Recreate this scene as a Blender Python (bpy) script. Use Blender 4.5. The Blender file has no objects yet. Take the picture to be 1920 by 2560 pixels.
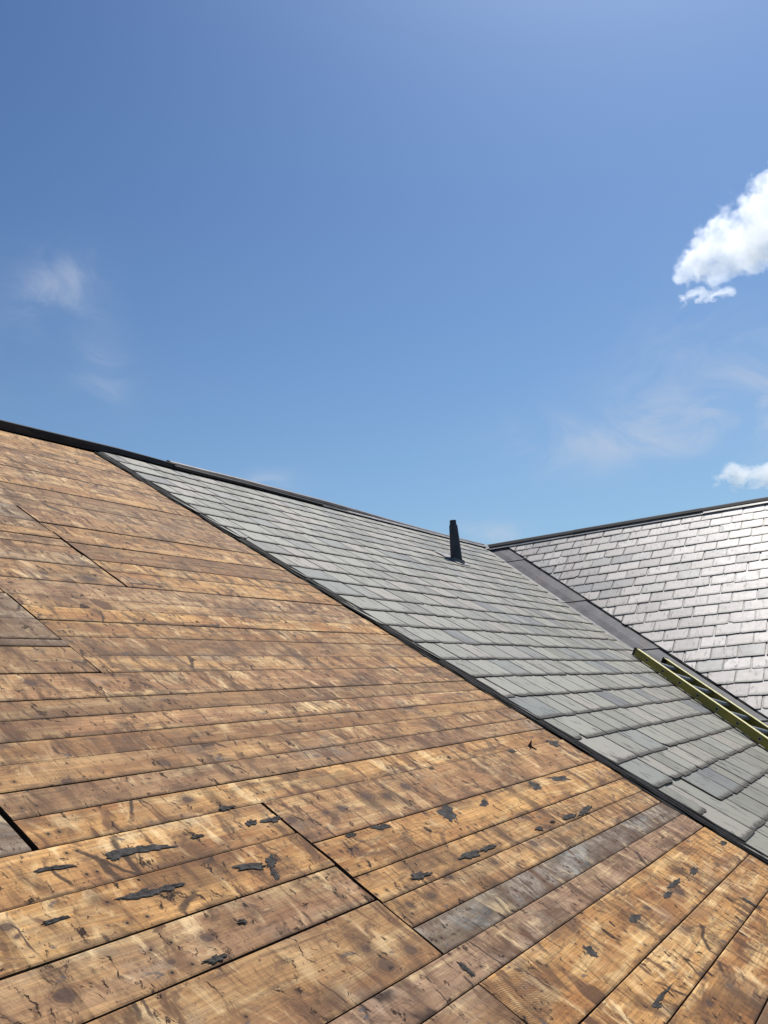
import bpy, bmesh, math, random
from mathutils import Vector, Matrix, noise
R = random.Random(7)
scene = bpy.context.scene
PI = math.pi
rad = math.radians

# ------------------------------------------------------------------ frames
# world X runs along the main ridge, Y points uphill, Z up; the eye stands CAM_H above the ground
CAM_H = 7.0
S = 1.2                                   # metres per survey unit
AL, BE = 0.5801922, 0.6232196             # pitches of the main slope and of the wing slope
EYE = Vector((0, 0, CAM_H))
nA = Vector((0, -math.sin(AL), math.cos(AL))); uA = Vector((0, math.cos(AL), math.sin(AL))); eX = Vector((1, 0, 0))
nB = Vector((-math.sin(BE), 0, math.cos(BE))); uB = Vector((math.cos(BE), 0, math.sin(BE))); eW = Vector((0, -1, 0))
DB = -4.2866 * S
OA = EYE - nA * S
OB = EYE + nB * DB

def frame(o, a, b, c):
    m = Matrix((a, b, c)).transposed().to_4x4()
    m.translation = o
    return m
MA = frame(OA, eX, uA, nA)                # local x = along ridge, y = up the slope, z = out of the roof
MB = frame(OB, eW, uB, nB)
def foldx(v):                             # x of the valley fold on the main slope (metres in, metres out)
    v = v / S
    return S * ((math.cos(BE) * (v * math.sin(AL) - math.cos(AL)) - DB / S) / math.sin(BE))

# ------------------------------------------------------------------ camera
cam = bpy.data.objects.new('camera', bpy.data.cameras.new('camera'))
scene.collection.objects.link(cam)
RT = Vector((0.52508109, -0.84762308, -0.07632139)); UP = Vector((-0.1376316, -0.17307201, 0.97524542)); FW = Vector((0.83984962, 0.5015787, 0.20753656))
cam.matrix_world = frame(EYE, RT, UP, -FW)
cam.data.sensor_fit = 'VERTICAL'
cam.data.sensor_height = 24
cam.data.lens = 24 * 2243.57 / 2560
cam.data.clip_start = 0.05
cam.data.clip_end = 20000
scene.camera = cam

# ------------------------------------------------------------------ light
SUN_AZ, SUN_EL = rad(3.0), rad(60.5)      # azimuth from +X towards +Y
sd = Vector((math.cos(SUN_EL) * math.cos(SUN_AZ), math.cos(SUN_EL) * math.sin(SUN_AZ), math.sin(SUN_EL)))
sun = bpy.data.objects.new('sun', bpy.data.lights.new('sun', 'SUN'))
scene.collection.objects.link(sun)
sun.data.energy = 4.7
sun.data.angle = rad(0.53)
sun.data.color = (1.0, 0.955, 0.89)
sun.rotation_euler = sd.to_track_quat('Z', 'Y').to_euler()
sun.location = (0, 0, 30)

world = bpy.data.worlds.new('World'); scene.world = world; world.use_nodes = True
scene.view_settings.view_transform = 'Standard'
scene.view_settings.look = 'None'
scene.view_settings.exposure = 0.0
scene.view_settings.gamma = 1.0
scene.view_settings.use_curve_mapping = False
scene.cycles.volume_bounces = 12
scene.cycles.caustics_reflective = False
scene.cycles.caustics_refractive = False
scene.cycles.sample_clamp_indirect = 4.0
scene.cycles.max_bounces = 14
scene.cycles.diffuse_bounces = 3
scene.cycles.glossy_bounces = 3
scene.cycles.use_denoising = True
scene.cycles.denoising_input_passes = 'RGB_ALBEDO_NORMAL'
scene.cycles.denoising_prefilter = 'ACCURATE'

class NT:
    """small helper that writes shader node trees"""
    def __init__(s, nt):
        s.nt = nt
        nt.nodes.clear()
    def n(s, t, **kw):
        x = s.nt.nodes.new(t)
        for k, v in kw.items():
            if k == 'inp':
                for i, val in v.items():
                    if isinstance(val, bpy.types.NodeSocket): s.nt.links.new(val, x.inputs[i])
                    else: x.inputs[i].default_value = val
            else: setattr(x, k, v)
        return x
    def m(s, op, a, b=None, c=None, clamp=False):
        d = {0: a}
        if b is not None: d[1] = b
        if c is not None: d[2] = c
        return s.n('ShaderNodeMath', operation=op, use_clamp=clamp, inp=d).outputs[0]
    def v(s, op, a, b=None, out=0):
        d = {0: a}
        if b is not None: d[3 if op == 'SCALE' else 1] = b
        return s.n('ShaderNodeVectorMath', operation=op, inp=d).outputs[out]
    def mix(s, f, a, b, mode='MIX'):
        x = s.n('ShaderNodeMix', data_type='RGBA', blend_type=mode)
        for i, val in ((0, f), (6, a), (7, b)):
            if isinstance(val, bpy.types.NodeSocket): s.nt.links.new(val, x.inputs[i])
            else: x.inputs[i].default_value = (val if i == 0 else (tuple(val) + (1,))[:4])
        return x.outputs[2]
    def noise(s, vec, scale, detail=4, rough=0.55, dist=0.0, out='Fac', dims='3D'):
        x = s.n('ShaderNodeTexNoise', noise_dimensions=dims, inp={'Scale': scale, 'Detail': detail, 'Roughness': rough, 'Distortion': dist})
        s.nt.links.new(vec, x.inputs['Vector'])
        return x.outputs[out]
    def ramp(s, f, lo, hi, a=0.0, b=1.0):
        return s.n('ShaderNodeMapRange', interpolation_type='SMOOTHSTEP', inp={0: f, 1: lo, 2: hi, 3: a, 4: b}).outputs[0]
    def scale(s, vec, sc, rot=(0, 0, 0), loc=(0, 0, 0)):
        x = s.n('ShaderNodeMapping', inp={'Scale': sc, 'Rotation': rot, 'Location': loc})
        s.nt.links.new(vec, x.inputs['Vector'])
        return x.outputs[0]

# sky: Nishita, with thin high cirrus written into the sky itself
w = NT(world.node_tree)
sky = w.n('ShaderNodeTexSky', sky_type='NISHITA', sun_disc=False, sun_elevation=SUN_EL, sun_rotation=PI / 2 - SUN_AZ,
          altitude=300.0, air_density=1.1, dust_density=1.3, ozone_density=3.5)
gen = w.n('ShaderNodeTexCoord').outputs['Generated']
dirn = w.v('NORMALIZE', gen)
def blob(az, el, r, stretch=1.0, tilt=0.0):
    """soft patch of sky round a compass direction"""
    c = Vector((math.cos(el) * math.cos(az), math.cos(el) * math.sin(az), math.sin(el)))
    e = Vector((-math.sin(az), math.cos(az), 0)); u = c.cross(e) if c.cross(e).z > 0 else e.cross(c)
    a = e * math.cos(tilt) + u * math.sin(tilt); b = u * math.cos(tilt) - e * math.sin(tilt)
    dx = w.v('DOT_PRODUCT', dirn, tuple(a), out=1); dy = w.v('DOT_PRODUCT', dirn, tuple(b), out=1); dz = w.v('DOT_PRODUCT', dirn, tuple(c), out=1)
    q = w.m('ADD', w.m('POWER', w.m('ABSOLUTE', w.m('DIVIDE', dx, r * stretch)), 2.0), w.m('POWER', w.m('ABSOLUTE', w.m('DIVIDE', dy, r)), 2.0))
    g = w.m('POWER', 2.718, w.m('MULTIPLY', q, -1.0))
    return w.m('MULTIPLY', g, w.m('GREATER_THAN', dz, 0.0))
wl = w.noise(w.scale(dirn, (1, 1, 1.6)), 9.0, 8, 0.60, 1.0)
wn = w.ramp(wl, 0.36, 0.72)
bl = None
for az, el, r, st, ti, am in ((rad(51.0), rad(26.3), .026, 1.7, rad(-35), .55), (rad(48.6), rad(22.5), .026, 1.5, rad(75), .75), (rad(14), rad(15.0), .035, 3.2, rad(3), .62),
                              (rad(6), rad(16.0), .06, 2.0, rad(25), .5), (rad(24), rad(10.2), .014, 3.0, rad(14), .55), (rad(38), rad(14.2), .012, 3.0, rad(2), .55),
                              (rad(-14), rad(20.0), .10, 2.0, rad(20), .6), (rad(80), rad(22.0), .12, 2.0, rad(-10), .5), (rad(150), rad(30.0), .2, 2.0, rad(-10), .5), (rad(240), rad(25.0), .2, 2.0, rad(10), .5)):
    t = w.m('MULTIPLY', blob(az, el, r, st, ti), am)
    bl = t if bl is None else w.m('ADD', bl, t)
cirrus = w.m('MULTIPLY', bl, w.m('ADD', w.m('MULTIPLY', wn, 0.95), 0.12), clamp=True)
deep = w.n('ShaderNodeGamma', inp={0: w.v('SCALE', sky.outputs[0], 0.104), 1: 1.48}).outputs[0]
elev = w.n('ShaderNodeSeparateXYZ', inp={0: dirn}).outputs[2]
low = w.m('POWER', w.m('SUBTRACT', 1.0, w.m('ABSOLUTE', elev), clamp=True), 3.2)
clear = w.mix(w.m('MULTIPLY', low, 0.85), w.v('MULTIPLY', deep, (9.0, 10.7, 11.4)), (3.7, 5.7, 7.2))
skyc = w.mix(cirrus, clear, (5.6, 6.2, 7.4))
bg = w.n('ShaderNodeBackground', inp={0: skyc, 1: 0.10})
wo = w.n('ShaderNodeOutputWorld', inp={0: bg.outputs[0]})

# ------------------------------------------------------------------ object helpers
def mesh_obj(name, verts, faces, mat, parent=None, smooth=False, uv=None, tone=None, loc=None):
    me = bpy.data.meshes.new(name)
    me.from_pydata([tuple(v) for v in verts], [], faces)
    if mat: me.materials.append(mat)
    if uv is not None:
        l = me.uv_layers.new(name='UVMap')
        for p in me.polygons:
            for li in p.loop_indices:
                l.data[li].uv = uv[me.loops[li].vertex_index]
    if tone is not None:
        a = me.color_attributes.new('tone', 'FLOAT_COLOR', 'POINT')
        for i in range(len(me.vertices)):
            a.data[i].color = tone if isinstance(tone[0], float) else tone[i]
    if smooth:
        for p in me.polygons: p.use_smooth = True
    me.update()
    o = bpy.data.objects.new(name, me)
    scene.collection.objects.link(o)
    if parent: o.parent = parent
    if loc: o.location = loc
    return o
def empty(name, m, label=None, cat=None, kind=None, group=None):
    o = bpy.data.objects.new(name, None); scene.collection.objects.link(o)
    o.empty_display_size = 0.1
    o.matrix_world = m
    tag(o, label, cat, kind, group)
    return o
def tag(o, label=None, cat=None, kind=None, group=None):
    if label: o['label'] = label
    if cat: o['category'] = cat
    if kind: o['kind'] = kind
    if group: o['group'] = group
def box(x0, x1, y0, y1, z0, z1):
    v = [(x, y, z) for z in (z0, z1) for y in (y0, y1) for x in (x0, x1)]
    f = [(0, 2, 3, 1), (4, 5, 7, 6), (0, 1, 5, 4), (2, 6, 7, 3), (0, 4, 6, 2), (1, 3, 7, 5)]
    return v, f
def join(parts):
    V, F = [], []
    for v, f in parts:
        n = len(V); V += list(v); F += [tuple(i + n for i in q) for q in f]
    return V, F
def prism(poly, z0, z1):
    """polygon extruded; z0/z1 numbers or functions of (x, y)"""
    n = len(poly)
    g = lambda z, p: z(*p) if callable(z) else z
    v = [(p[0], p[1], g(z0, p)) for p in poly] + [(p[0], p[1], g(z1, p)) for p in poly]
    f = [tuple(range(n, 2 * n)), tuple(range(n - 1, -1, -1))] + [(i, (i + 1) % n, n + (i + 1) % n, n + i) for i in range(n)]
    return v, f
def clip(poly, a, b, c):
    """keep the part of the polygon where a*x + b*y <= c"""
    out = []
    for i, p in enumerate(poly):
        q = poly[(i + 1) % len(poly)]
        dp, dq = a * p[0] + b * p[1] - c, a * q[0] + b * q[1] - c
        if dp <= 0: out.append(p)
        if (dp < 0 < dq) or (dq < 0 < dp):
            t = dp / (dp - dq); out.append((p[0] + (q[0] - p[0]) * t, p[1] + (q[1] - p[1]) * t))
    return out
def tube(path, rad_, n=12, cap=True):
    """round tube along a list of Vectors, radius number or list"""
    V, F = [], []
    for i, p in enumerate(path):
        d = (path[min(i + 1, len(path) - 1)] - path[max(i - 1, 0)]).normalized()
        a = d.orthogonal().normalized() if i == 0 else (a_ - d * a_.dot(d)).normalized()
        a_ = a; b = d.cross(a)
        r = rad_[i] if isinstance(rad_, (list, tuple)) else rad_
        for k in range(n):
            t = 2 * PI * k / n
            V.append(p + a * (r * math.cos(t)) + b * (r * math.sin(t)))
    for i in range(len(path) - 1):
        for k in range(n):
            F.append((i * n + k, i * n + (k + 1) % n, (i + 1) * n + (k + 1) % n, (i + 1) * n + k))
    if cap: F.append(tuple(range(n - 1, -1, -1))); F.append(tuple((len(path) - 1) * n + k for k in range(n)))
    return V, F
def pw(x, pts):
    if x <= pts[0][0]: return pts[0][1]
    for (a, b), (c, d) in zip(pts, pts[1:]):
        if x <= c: return b + (d - b) * (x - a) / (c - a)
    return pts[-1][1]

# marks left on the deck, in metres on the slope
TAR= [[1.8801, 1.1303, 0.0475, -0.012, -0.0108, -0.0112], [1.9572, 1.1253, 0.0078, -0.0093, -0.0267, -0.0167], [1.9272, 1.0824, -0.0041, -0.0185, -0.0137, -0.0038], [1.6246, 1.2802, 0.0741, -0.008, -0.0096, -0.0143], [1.5457, 1.284, 0.0214, -0.0038, -0.0089, -0.0132], [2.041, 1.2817, 0.0226, -0.0035, -0.0104, -0.011], [2.1237, 1.2748, 0.0429, -0.0025, -0.0094, -0.0106], [2.0114, 1.3618, 0.0276, -0.0019, -0.0069, -0.0083], [2.1991, 1.3665, 0.0897, 0.0005, -0.0053, -0.0062], [1.8248, 1.2789, 0.0205, -0.0021, -0.004, -0.0051], [1.5968, 1.1414, 0.0383, -0.003, -0.005, -0.0079], [1.5144, 1.1433, 0.0551, -0.0045, -0.006, -0.01], [1.387, 1.1373, 0.0489, -0.0005, -0.0049, -0.0106], [1.2826, 1.1417, 0.0321, -0.0002, -0.0025, -0.0061], [1.2971, 1.2963, 0.0536, -0.0037, -0.0046, -0.0097], [1.3786, 1.2861, 0.0466, -0.0054, -0.0033, -0.0061], [2.5179, 1.1319, 0.0437, -0.0076, -0.0137, -0.0106], [2.423, 0.9099, 0.0575, -0.0043, -0.0128, -0.0118], [2.1087, 0.9154, 0.0682, -0.0055, -0.0097, -0.0106], [2.3498, 1.1355, 0.0279, -0.0035, -0.0079, -0.0071], [2.9183, 1.0998, -0.0056, -0.0327, -0.0547, -0.0148], [3.1987, 1.0953, -0.0043, -0.0186, -0.0479, -0.0119], [4.021, 1.1012, 0.0615, -0.0272, -0.0412, -0.0147], [3.7336, 1.0969, -0.0031, -0.033, -0.0419, -0.0102], [3.6378, 0.9014, 0.0649, -0.0063, -0.0182, -0.0094], [3.8253, 0.8982, 0.0989, 0.0079, -0.0132, -0.0122], [2.7646, 0.9128, 0.0591, -0.0054, -0.0174, -0.013], [2.884, 0.9106, 0.0477, -0.0002, -0.0119, -0.0104], [3.3239, 0.902, 0.0251, -0.0069, -0.0183, -0.0082], [3.4749, 0.9087, 0.0168, -0.0044, -0.0119, -0.0052], [1.8786, 0.7145, 0.015, -0.0109, -0.0103, -0.0058], [1.5437, 0.9135, 0.0281, -0.0019, -0.0046, -0.008], [1.6935, 0.9791, 0.0104, -0.0055, -0.0058, -0.0051], [1.7279, 0.7168, 0.0078, -0.0059, -0.0059, -0.0037], [1.6448, 0.7037, 0.0059, -0.01, -0.0068, -0.0029], [2.1736, 0.6008, -0.0023, -0.0274, -0.011, -0.0015], [2.7061, 0.4474, 0.0019, -0.0244, -0.0241, -0.0026], [3.1347, 0.4406, 0.0502, -0.0033, -0.0175, -0.0141], [3.4067, 0.4397, 0.0532, -0.0032, -0.014, -0.0101], [3.5127, 0.4283, 0.0458, -0.0028, -0.0125, -0.0086], [3.653, 0.4406, 0.0601, -0.0034, -0.012, -0.0079], [2.826, 0.4158, -0.0033, -0.0393, -0.0152, -0.0011], [2.7557, 0.2315, 0.0979, -0.0012, -0.0012, -0.0046], [2.6858, 0.2266, 0.02, -0.0095, -0.0182, -0.0054], [3.9926, 0.2074, 0.0012, -0.0246, -0.0167, -0.0005], [3.7324, 0.2172, 0.0141, -0.0157, -0.0239, -0.0022], [4.4865, 1.3379, 0.029, -0.0229, -0.0473, -0.0157], [3.9764, 1.3463, 0.0287, -0.0076, -0.0196, -0.0089], [4.0912, 1.347, 0.0295, -0.01, -0.0188, -0.008], [3.9495, 0.4346, 0.0344, -0.0113, -0.045, -0.0113], [3.6692, 0.443, 0.0802, -0.0021, -0.0108, -0.0088], [4.3303, 0.4365, 0.0444, -0.0136, -0.0397, -0.0091], [3.5182, 0.4278, 0.046, -0.0028, -0.012, -0.0083], [4.5728, 0.442, 0.0389, -0.0114, -0.0284, -0.0062]]
KN= [[1.191, 0.966, 0.0163], [1.1908, 1.1293, 0.005], [1.183, 1.1614, 0.0116], [2.6377, 1.2822, 0.0212], [2.7417, 1.2615, 0.0177], [2.452, 1.2529, 0.0163], [2.1976, 1.2579, 0.0148], [2.9006, 1.2842, 0.0209], [2.3647, 1.254, 0.0094], [1.9464, 0.7784, 0.0128], [1.5756, 0.9742, 0.0147], [1.4453, 0.9493, 0.0076], [2.5404, 0.8731, 0.0145], [2.3745, 0.8379, 0.0155], [2.2523, 0.841, 0.0118], [2.829, 0.8509, 0.0131], [3.1719, 0.8552, 0.0178], [1.6129, 1.5808, 0.0131], [1.8305, 2.0946, 0.0188], [2.7122, 2.9998, 0.028], [2.4809, 3.0203, 0.0196], [3.2713, 0.4381, 0.0119], [2.9173, 0.1254, 0.0126], [3.6185, 0.4105, 0.0222], [1.9202, 1.4291, 0.0146], [1.9783, 1.6068, 0.0187], [3.0675, 0.1839, 0.0144], [1.9514, 0.7168, 0.0204], [2.0742, 0.7212, 0.0169]]

# ------------------------------------------------------------------ materials
def newmat(name):
    m = bpy.data.materials.new(name); m.use_nodes = True
    return m, NT(m.node_tree)
def finish(t, col, rough=0.8, bump=None, strength=0.3, dist=0.004, metal=0.0, spec=0.5):
    b = t.n('ShaderNodeBsdfPrincipled', inp={'Base Color': col if isinstance(col, bpy.types.NodeSocket) else tuple(col) + (1,), 'Roughness': rough, 'Metallic': metal, 'Specular IOR Level': spec})
    if bump is not None:
        k = t.n('ShaderNodeBump', inp={'Strength': strength, 'Distance': dist, 'Height': bump})
        t.nt.links.new(k.outputs[0], b.inputs['Normal'])
    t.n('ShaderNodeOutputMaterial', inp={0: b.outputs[0]})

deck = empty('stripped_roof', MA, 'bare wooden board roof slope with its slates stripped off, below and beside the grey slates', 'board roof')

def wood_material():
    m, t = newmat('weathered_sheathing_wood')
    oc = t.n('ShaderNodeTexCoord').outputs['Object']
    dk = t.n('ShaderNodeTexCoord', object=deck).outputs['Object']
    info = t.n('ShaderNodeObjectInfo')
    rnd = info.outputs['Random']
    sep = t.n('ShaderNodeSeparateColor', inp={0: info.outputs['Color']})
    grey, pink, dark = sep.outputs[0], sep.outputs[1], sep.outputs[2]
    off = t.n('ShaderNodeCombineXYZ', inp={0: t.m('MULTIPLY', rnd, 91.7), 1: t.m('MULTIPLY', rnd, 37.3), 2: t.m('MULTIPLY', rnd, 13.1)}).outputs[0]
    p = t.v('ADD', oc, off)
    # broad tone of the board
    tone = t.ramp(t.noise(t.scale(p, (1.6, 6, 1)), 1.0, 4, 0.6), 0.32, 0.68)
    base = t.mix(tone, (0.430, 0.200, 0.068), (0.780, 0.440, 0.165))
    red = t.ramp(t.noise(t.scale(p, (2.3, 7, 1), loc=(5, 2, 0)), 1.0, 3, 0.6), 0.5, 0.75)
    base = t.mix(t.m('MULTIPLY', red, 0.65), base, (0.36, 0.150, 0.062))
    base = t.mix(t.m('MULTIPLY', pink, 0.75), base, (0.42, 0.250, 0.160))
    # pale freshly split wood, in sharp edged islands
    pn = t.noise(t.scale(p, (2.6, 15, 1), rot=(0, 0, .05)), 1.0, 6, 0.62, 0.8)
    base = t.mix(t.m('MULTIPLY', t.ramp(pn, 0.48, 0.66), 0.55), base, (0.90, 0.630, 0.310))
    # long grain
    gw = t.v('ADD', p, t.v('SCALE', t.noise(t.scale(p, (2.2, 5, 1)), 1.0, 2, 0.5, out='Color'), 0.055))
    gr = t.noise(t.scale(gw, (3.0, 130, 1)), 1.0, 5, 0.7)
    base = t.mix(t.ramp(gr, 0.35, 0.72), t.mix(0.48, base, (0.16, 0.075, 0.030)), base)
    # silver grey weathering in patches and over whole boards
    gn = t.noise(t.scale(dk, (2.6, 4.2, 1)), 1.0, 6, 0.65, 0.5)
    gm = t.m('ADD', t.m('MULTIPLY', t.ramp(gn, 0.54, 0.68), 0.38), grey, clamp=True)
    base = t.mix(gm, base, t.mix(t.ramp(t.noise(t.scale(p, (4, 14, 1)), 1.0, 5, 0.6), .35, .65), (0.125, 0.102, 0.080), (0.34, 0.288, 0.228)))
    # smoky brown stains running down the slope, left where the slates lay
    ws = t.v('ADD', dk, t.v('SCALE', t.noise(t.scale(dk, (3, 3, 1)), 1.0, 3, 0.6, out='Color'), 0.10))
    sn = t.noise(t.scale(ws, (13.0, 3.6, 1), rot=(0, 0, -0.30)), 1.0, 6, 0.66, 0.4)
    sm = t.m('MULTIPLY', t.ramp(sn, 0.47, 0.66), t.ramp(t.noise(t.scale(p, (1.5, 3, 1), loc=(9, 1, 4)), 1.0, 3, .6), 0.33, 0.58))
    base = t.mix(t.m('MULTIPLY', sm, 0.82), base, (0.095, 0.048, 0.024))
    sn2 = t.noise(t.scale(p, (3.2, 7.5, 1), rot=(0, 0, 0.5), loc=(3, 8, 1)), 1.0, 7, 0.7, 1.2)
    base = t.mix(t.m('MULTIPLY', t.ramp(sn2, 0.53, 0.66), 0.75), base, (0.130, 0.072, 0.040))
    s2 = t.noise(t.scale(p, (15.0, 5.5, 1), rot=(0, 0, -0.38)), 1.0, 6, 0.60, 0.9)
    va = t.ramp(t.noise(t.scale(p, (2.4, 5.0, 1), loc=(7, 3, 9)), 1.0, 3, .6), 0.36, 0.62, 0.12, 1.0)
    base = t.mix(t.m('MULTIPLY', t.m('MULTIPLY', va, t.ramp(s2, 0.54, 0.68)), 0.55), base, (0.92, 0.660, 0.360))
    base = t.mix(t.m('MULTIPLY', t.m('MULTIPLY', va, t.ramp(s2, 0.475, 0.37)), 0.92), base, (0.150, 0.072, 0.034))
    # arcs left by the saw, only in rough patches
    sw = t.ramp(t.noise(t.scale(dk, (2.3, 4.5, 1), loc=(3.3, 1.2, 0)), 1.0, 3, .55), 0.56, 0.64)
    arc = t.v('LENGTH', t.v('MULTIPLY', t.v('ADD', oc, t.v('SCALE', t.noise(p, 5.0, 2, .5, out='Color'), .05)), (1.0, 1.3, 0)), out=1)
    ln_ = t.m('MULTIPLY_ADD', t.m('SINE', t.m('MULTIPLY', arc, 900.0)), 0.5, 0.5)
    base = t.mix(t.m('MULTIPLY', sw, t.m('MULTIPLY_ADD', ln_, 0.50, 0.22)), base, (0.130, 0.066, 0.032))
    # short dark scuffs across the grain
    sq = t.v('ADD', p, t.v('SCALE', t.noise(p, 22.0, 4, 0.65, out='Color'), 0.045))
    sc = t.noise(t.scale(sq, (34, 17, 1), rot=(0, 0, -0.5)), 1.0, 6, 0.70, 0.9)
    base = t.mix(t.m('MULTIPLY', t.ramp(sc, 0.575, 0.64), .9), base, (0.075, 0.040, 0.024))
    sc2 = t.noise(t.scale(p, (95, 60, 1)), 1.0, 4, 0.6, 0.5)
    base = t.mix(t.m('MULTIPLY', t.ramp(sc2, 0.62, 0.69), 0.75), base, (0.07, 0.04, 0.03))
    # thin cross checks that split the face of a board
    cv = t.v('ADD', p, t.v('SCALE', t.noise(p, 9.0, 3, 0.6, out='Color'), 0.06))
    vo = t.n('ShaderNodeTexVoronoi', feature='DISTANCE_TO_EDGE', inp={'Scale': 1.0}); t.nt.links.new(t.scale(cv, (4.6, 1.4, 1), rot=(0, 0, -.35)), vo.inputs['Vector'])
    ck = t.m('MULTIPLY', t.ramp(vo.outputs['Distance'], 0.006, 0.018, 1, 0), t.ramp(t.noise(t.scale(p, (3, 6, 1), loc=(0, 5, 7)), 1.0, 3, .5), .53, .60))
    base = t.mix(t.m('MULTIPLY', ck, 0.85), base, (0.05, 0.026, 0.016))
    ysep = t.n('ShaderNodeSeparateXYZ', inp={0: oc}).outputs[1]
    ye = t.m('ADD', ysep, t.m('MULTIPLY', t.m('SUBTRACT', t.noise(t.scale(p, (9, 20, 1)), 1.0, 5, .65), 0.5), 0.09))
    base = t.mix(t.m('MULTIPLY', t.ramp(ye, -0.004, 0.022, 1, 0), 0.6), base, (0.105, 0.058, 0.034))
    # nail holes with rust halo
    nv = t.n('ShaderNodeTexVoronoi', feature='F1', inp={'Scale': 1.0, 'Randomness': 0.95}); t.nt.links.new(t.scale(dk, (9.0, 10.0, 0.01)), nv.inputs['Vector'])
    dx_ = t.n('ShaderNodeSeparateXYZ', inp={0: dk}).outputs[0]
    fx_ = t.m('MULTIPLY', t.m('SUBTRACT', t.m('FRACT', t.m('DIVIDE', t.m('SUBTRACT', dx_, 1.83), 0.752)), 0.5), 0.752)
    fx_ = t.m('SUBTRACT', t.m('ABSOLUTE', fx_), 0.024)
    ro_ = None
    for y_, j_ in ((0.026, 0.018), (0.094, 0.030)):
        yy = t.m('SUBTRACT', t.m('SUBTRACT', ysep, y_), t.m('MULTIPLY', rnd, j_))
        d_ = t.m('SQRT', t.m('ADD', t.m('POWER', t.m('ADD', fx_, t.m('MULTIPLY_ADD', rnd, .02, -.01)), 2.0), t.m('POWER', yy, 2.0)))
        ro_ = d_ if ro_ is None else t.m('MINIMUM', ro_, d_)
    base = t.mix(t.m('MULTIPLY', t.ramp(ro_, 0.004, 0.016, 1, 0), 0.55), base, (0.11, 0.05, 0.025))
    base = t.mix(t.ramp(ro_, 0.0032, 0.0046, 1, 0), base, (0.016, 0.010, 0.008))
    nh = t.m('MULTIPLY', t.ramp(nv.outputs['Distance'], 0.034, 0.050, 1, 0), t.m('GREATER_THAN', t.n('ShaderNodeSeparateColor', inp={0: nv.outputs['Color']}).outputs[0], 0.35))
    base = t.mix(nh, base, (0.016, 0.010, 0.008))
    # knots
    kn = None; ring = None
    wv = t.v('ADD', dk, t.v('SCALE', t.v('SUBTRACT', t.noise(dk, 26.0, 3, 0.6, out='Color'), (0.5, 0.5, 0.5)), 0.016))
    for x, y, r in KN:
        d = t.v('LENGTH', t.v('MULTIPLY', t.v('SUBTRACT', wv, (x, y, 0.0)), (0.72, 1.0, 0.0)), out=1)
        d = t.m('DIVIDE', d, r)
        kn = d if kn is None else t.m('MINIMUM', kn, d)
    halo = t.ramp(kn, 0.9, 2.5, 1, 0)
    rings = t.m('MULTIPLY_ADD', t.m('SINE', t.m('MULTIPLY', kn, 15.0)), 0.5, 0.5)
    base = t.mix(t.m('MULTIPLY', halo, t.m('MULTIPLY_ADD', rings, 0.25, 0.42)), base, (0.115, 0.058, 0.032))
    base = t.mix(t.m('MULTIPLY', t.ramp(kn, 0.75, 1.05, 1, 0), 0.75), base, (0.100, 0.060, 0.045))
    # thin grey tar haze
    tn = t.noise(t.scale(dk, (11, 17, 1), rot=(0, 0, .2), loc=(2, 7, 0)), 1.0, 5, 0.6, 0.3)
    base = t.mix(t.m('MULTIPLY', t.ramp(tn, 0.655, 0.69), 0.72), base, (0.095, 0.090, 0.092))
    base = t.mix(t.m('MULTIPLY', dark, 0.85), base, (0.185, 0.102, 0.054))
    h = t.m('SUBTRACT', t.m('MULTIPLY_ADD', s2, 1.8, t.m('MULTIPLY', gr, 0.28)), t.m('ADD', nh, t.ramp(sc, .62, .70)))
    base = t.v('MULTIPLY', t.n('ShaderNodeGamma', inp={0: base, 1: 1.22}).outputs[0], (1.24, 1.38, 1.56))
    finish(t, base, 0.78, h, 1.0, 0.0055, spec=0.25)
    return m

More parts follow.
